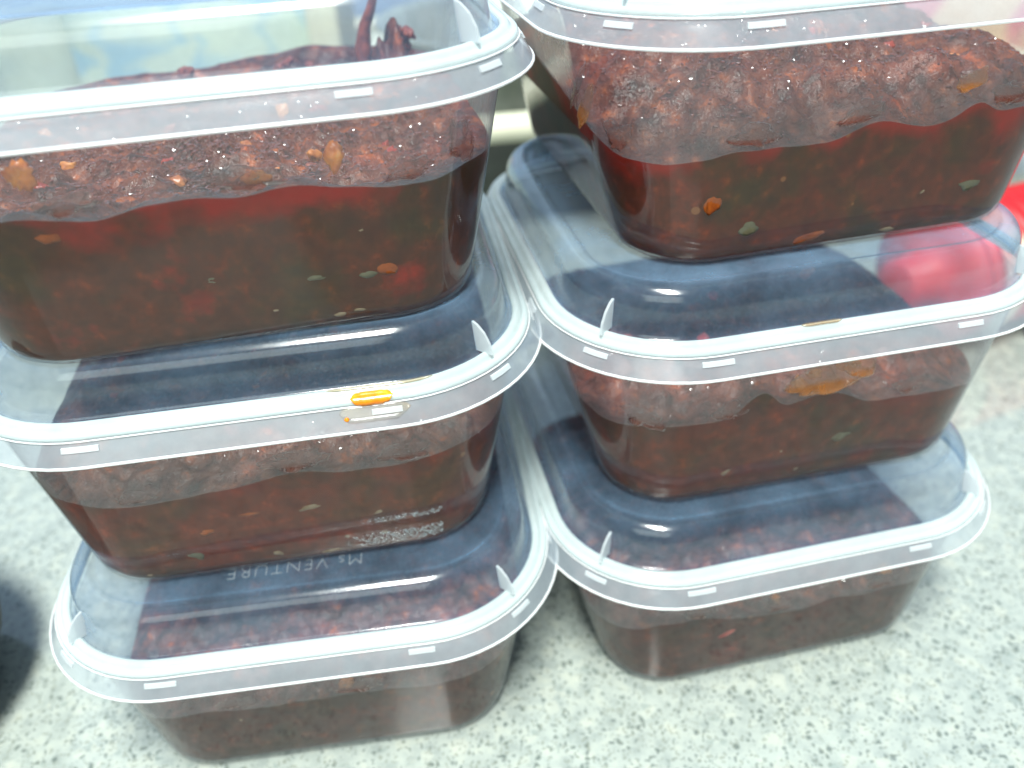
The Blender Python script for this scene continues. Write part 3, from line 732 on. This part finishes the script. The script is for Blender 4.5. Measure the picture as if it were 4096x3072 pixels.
# ------------------------------------------------------------------ tray behind the stacks
M_ENAMEL = bumpy('cream_enamel', (0.80, 0.80, 0.62), (0.72, 0.72, 0.54), 0.22, 30, 0.05)
M_SHADOWSIDE = bumpy('shadowed_enamel', (0.018, 0.035, 0.022), (0.010, 0.018, 0.012), 0.35, 40, 0.1)  # shade below the tray rim, painted in as near-black side colour
M_STEEL = bumpy('brushed_steel', (0.70, 0.74, 0.66), (0.42, 0.46, 0.40), 0.3, 40, 0.25, metal=0.55, dist=0.001)
def empty(name, loc, label, cat, group=None, rz=0):
    o = bpy.data.objects.new(name, None); col.objects.link(o); o.location = [c*MM for c in loc]; o.rotation_euler = (0, 0, rz)
    return tag(o, label, cat, group)

def ringset(a, b, r, z): return (a, b, r, z)
tray = empty('serving_tray', (0, 357, 0), "steel tray with thick cream rim and shadow coloured side behind both stacks", 'tray', rz=0.03)
TA, TB = 330.0, 150.0
def R4(d, z, r=40): return (TA-d, TB-d, r-min(d, 25), z)
new_obj('outer_side', *loft([R4(40, 0.5), R4(26, 30), R4(13, 58)]), M_SHADOWSIDE, tray)
rimp = []
for i in range(12):
    t = 2*math.pi*i/12; rimp.append((TA-9-8.5*math.cos(t), TB-9-8.5*math.cos(t), 36-8.5*math.cos(t)*-1, 64+7.5*math.sin(t)))
new_obj('rim', *loft(rimp, closed_section=True), M_ENAMEL, tray)
new_obj('inner_pan', *loft([R4(16, 64), R4(22, 48), R4(34, 24), R4(46, 15), R4(60, 13), R4(110, 13)], close_last=True), M_STEEL, tray)

# ------------------------------------------------------------------ steel bowl in the tray, with a tide line of sauce
def lathe(name, prof, material, parent=None, k=64):
    V = []; F = []
    for r, z in prof:
        for i in range(k):
            t = 2*math.pi*i/k; V.append((r*math.cos(t)*MM, r*math.sin(t)*MM, z*MM))
    for j in range(len(prof)-1):
        for i in range(k): F.append((j*k+i, j*k+(i+1) % k, (j+1)*k+(i+1) % k, (j+1)*k+i))
    return new_obj(name, V, F, material, parent)
bowl = empty('mixing_bowl', (44, 330, 22), "steel mixing bowl seen between the two stacks above the cream rim", 'bowl')
lathe('bowl_wall', [(2, 1), (44, 1), (52, 4), (66, 18), (80, 44), (88, 72), (92, 74), (92.5, 75.5), (90, 76), (86, 72), (78, 45), (64, 20), (50, 7), (2, 5)], M_STEEL, bowl)
lathe('sauce_stain', [(67.6, 20), (71.8, 27), (74.2, 31)], M_RESIDUE, bowl)

# ------------------------------------------------------------------ packets behind the left stack
def print_material(name, base, blot, scale, lo, hi, stretch=(1, 1, 1), third=None):
    m, n, l, out = mat(name)
    t_ = n.new('ShaderNodeTexCoord'); mp_ = nd(n, 'ShaderNodeMapping'); mp_.inputs['Scale'].default_value = stretch
    l.new(t_.outputs['Object'], mp_.inputs['Vector'])
    nz = nd(n, 'ShaderNodeTexNoise', Scale=scale, Detail=1.0, Distortion=0.6); l.new(mp_.outputs[0], nz.inputs['Vector'])
    st = [(lo, base), (hi, blot)]
    if third: st.append((min(hi+.12, 1), third))
    r = ramp(n, st); l.new(nz.outputs['Fac'], r.inputs[0])
    bs = nd(n, 'ShaderNodeBsdfPrincipled', Roughness=0.35); l.new(r.outputs[0], bs.inputs['Base Color']); l.new(bs.outputs[0], out.inputs['Surface'])
    return m
M_BLUEPRINT = print_material('blue_printed_film', (0.58, 0.68, 0.56), (0.34, 0.54, 0.62), 34, .48, .62, (1, 1, 1.6))
M_PALE = print_material('pale_green_film', (0.55, 0.62, 0.50), (0.42, 0.50, 0.44), 18, .45, .60)
M_CREAM = bumpy('cream_board', (0.82, 0.80, 0.60), (0.74, 0.72, 0.54), 0.4, 20, 0.1)
M_PEACH = print_material('peach_film', (0.80, 0.55, 0.36), (0.72, 0.20, 0.26), 17, .52, .58)
def packet(name, x, y, z, w, d, h, material, label, cat, lean=0.0, rz=0.0, seam=True):
    root = empty(name, (x, y, z), label, cat, rz=rz)
    bm = bmesh.new(); bmesh.ops.create_cube(bm, size=1)
    bmesh.ops.subdivide_edges(bm, edges=bm.edges[:], cuts=7, use_grid_fill=True)
    for v in bm.verts:
        u_, v_ = v.co.x*2, v.co.z*2
        bulge = (1-abs(u_)**4)*(1-abs(v_)**4)
        v.co = Vector((v.co.x*w, v.co.y*d*(0.25+0.75*bulge)+noise.noise(v.co*5)*d*.12, (v.co.z+.5)*h))
        v.co.y += v.co.z*lean; v.co *= MM
    me = bpy.data.meshes.new('pouch'); bm.to_mesh(me); bm.free(); me.materials.append(material)
    me.polygons.foreach_set('use_smooth', [True]*len(me.polygons))
    o = bpy.data.objects.new('pouch', me); col.objects.link(o); o.parent = root
    if seam:
        s = slab('seam', -w/2, w/2, -1, 1, h-1, h+9, material, None, 0.5); s.parent = root; s.location = (0, h*lean*MM, (h+4)*MM)
    return root
packet('food_packet', -150, 318, 14, 150, 34, 120, M_BLUEPRINT, "white food packet with blue print seen through the top left lid", 'packet', lean=0.15)
packet('food_packet', -290, 318, 14, 140, 40, 125, M_PALE, "plain pale green packet left of the blue printed one", 'packet', lean=0.15, rz=0.1)
b = slab('chopping_board', -84, -66, 296, 420, 15, 150, M_CREAM, None, 2); tag(b, "narrow upright cream board end beside the blue printed packet", 'chopping board')
packet('food_packet', 320, 300, 14, 150, 40, 100, M_PEACH, "peach coloured packet with pink print behind the right stack", 'packet', lean=0.1, rz=-0.15)
packet('food_packet', 170, 310, 14, 110, 36, 120, print_material('pink_film', (0.66, 0.17, 0.28), (0.75, 0.35, 0.40), 20, .5, .6),
       "solid pink packet behind the right stack's top lid", 'packet', lean=0.1)
packet('food_packet', -130, 420, 14, 100, 36, 165, print_material('magenta_film', (0.55, 0.10, 0.25), (0.62, 0.18, 0.32), 20, .5, .6),
       "magenta packet glimpsed at the photo's upper edge behind the left stack", 'packet', lean=0.1)

# ------------------------------------------------------------------ red ribbed bottle lying on the counter
M_RED = bumpy('red_plastic', (0.66, 0.012, 0.018), (0.54, 0.008, 0.014), 0.5, 60, 0.05)
M_LABELP = print_material('paper_label', (0.85, 0.72, 0.55), (0.75, 0.35, 0.30), 40, .5, .6)
bot = empty('squeeze_bottle', (178, 84, 29), "red ribbed bottle lying on the counter right of the stacks", 'bottle', rz=math.radians(-72))
prof = [(0.5, -14), (9, -14), (11, -12), (12, 0), (20, 3)]
for i in range(26):
    prof += [(29.0, 5+i*7), (29.0, 8.5+i*7), (27.4, 9.2+i*7), (27.4, 11.3+i*7)]
prof += [(22, 190), (12, 205), (0.5, 206)]
bb = lathe('bottle_body', prof, M_RED, bot); bb.rotation_euler = (math.radians(-90), 0, 0); bb.scale = (.98, .98, 1)
lb = lathe('paper_label', [(29.7, 14), (29.7, 27)], M_LABELP, bot); lb.rotation_euler = (math.radians(-90), 0, 0); lb.scale = (.98, .98, 1)

M_NAVY = bumpy('navy_plastic', (0.03, 0.05, 0.14), (0.02, 0.03, 0.09), 0.35, 60, 0.1)
cap = empty('jar_lid', (252, 66, 0), "dark navy lid on the counter in front of the red bottle", 'lid')
lathe('lid_shell', [(0.5, 11.5), (20, 11.5), (23, 9.5), (23.5, 0.5)], M_NAVY, cap)
lathe('lid_flange', [(23.6, 0.5), (25, 0.8), (25, 2.2), (23.6, 2.4)], M_NAVY, cap)

# ------------------------------------------------------------------ dark rounded form, lower left
M_DARKJ = bumpy('dark_green_brown', (0.030, 0.034, 0.018), (0.018, 0.020, 0.010), 0.6, 40, 0.2)
dj = empty('dark_round_form', (-193, -54, 0), "dark green round form out of focus at the lower left edge", 'bowl')
lathe('bowl_wall', [(2, 3), (22, 3), (34, 8), (43, 20), (46, 30), (47, 31), (48, 30), (45, 18), (36, 5), (24, 1), (2, 1)], M_DARKJ, dj)
lathe('foot_ring', [(20, 0.3), (20, 2), (23, 2), (23, 0.3)], M_DARKJ, dj)
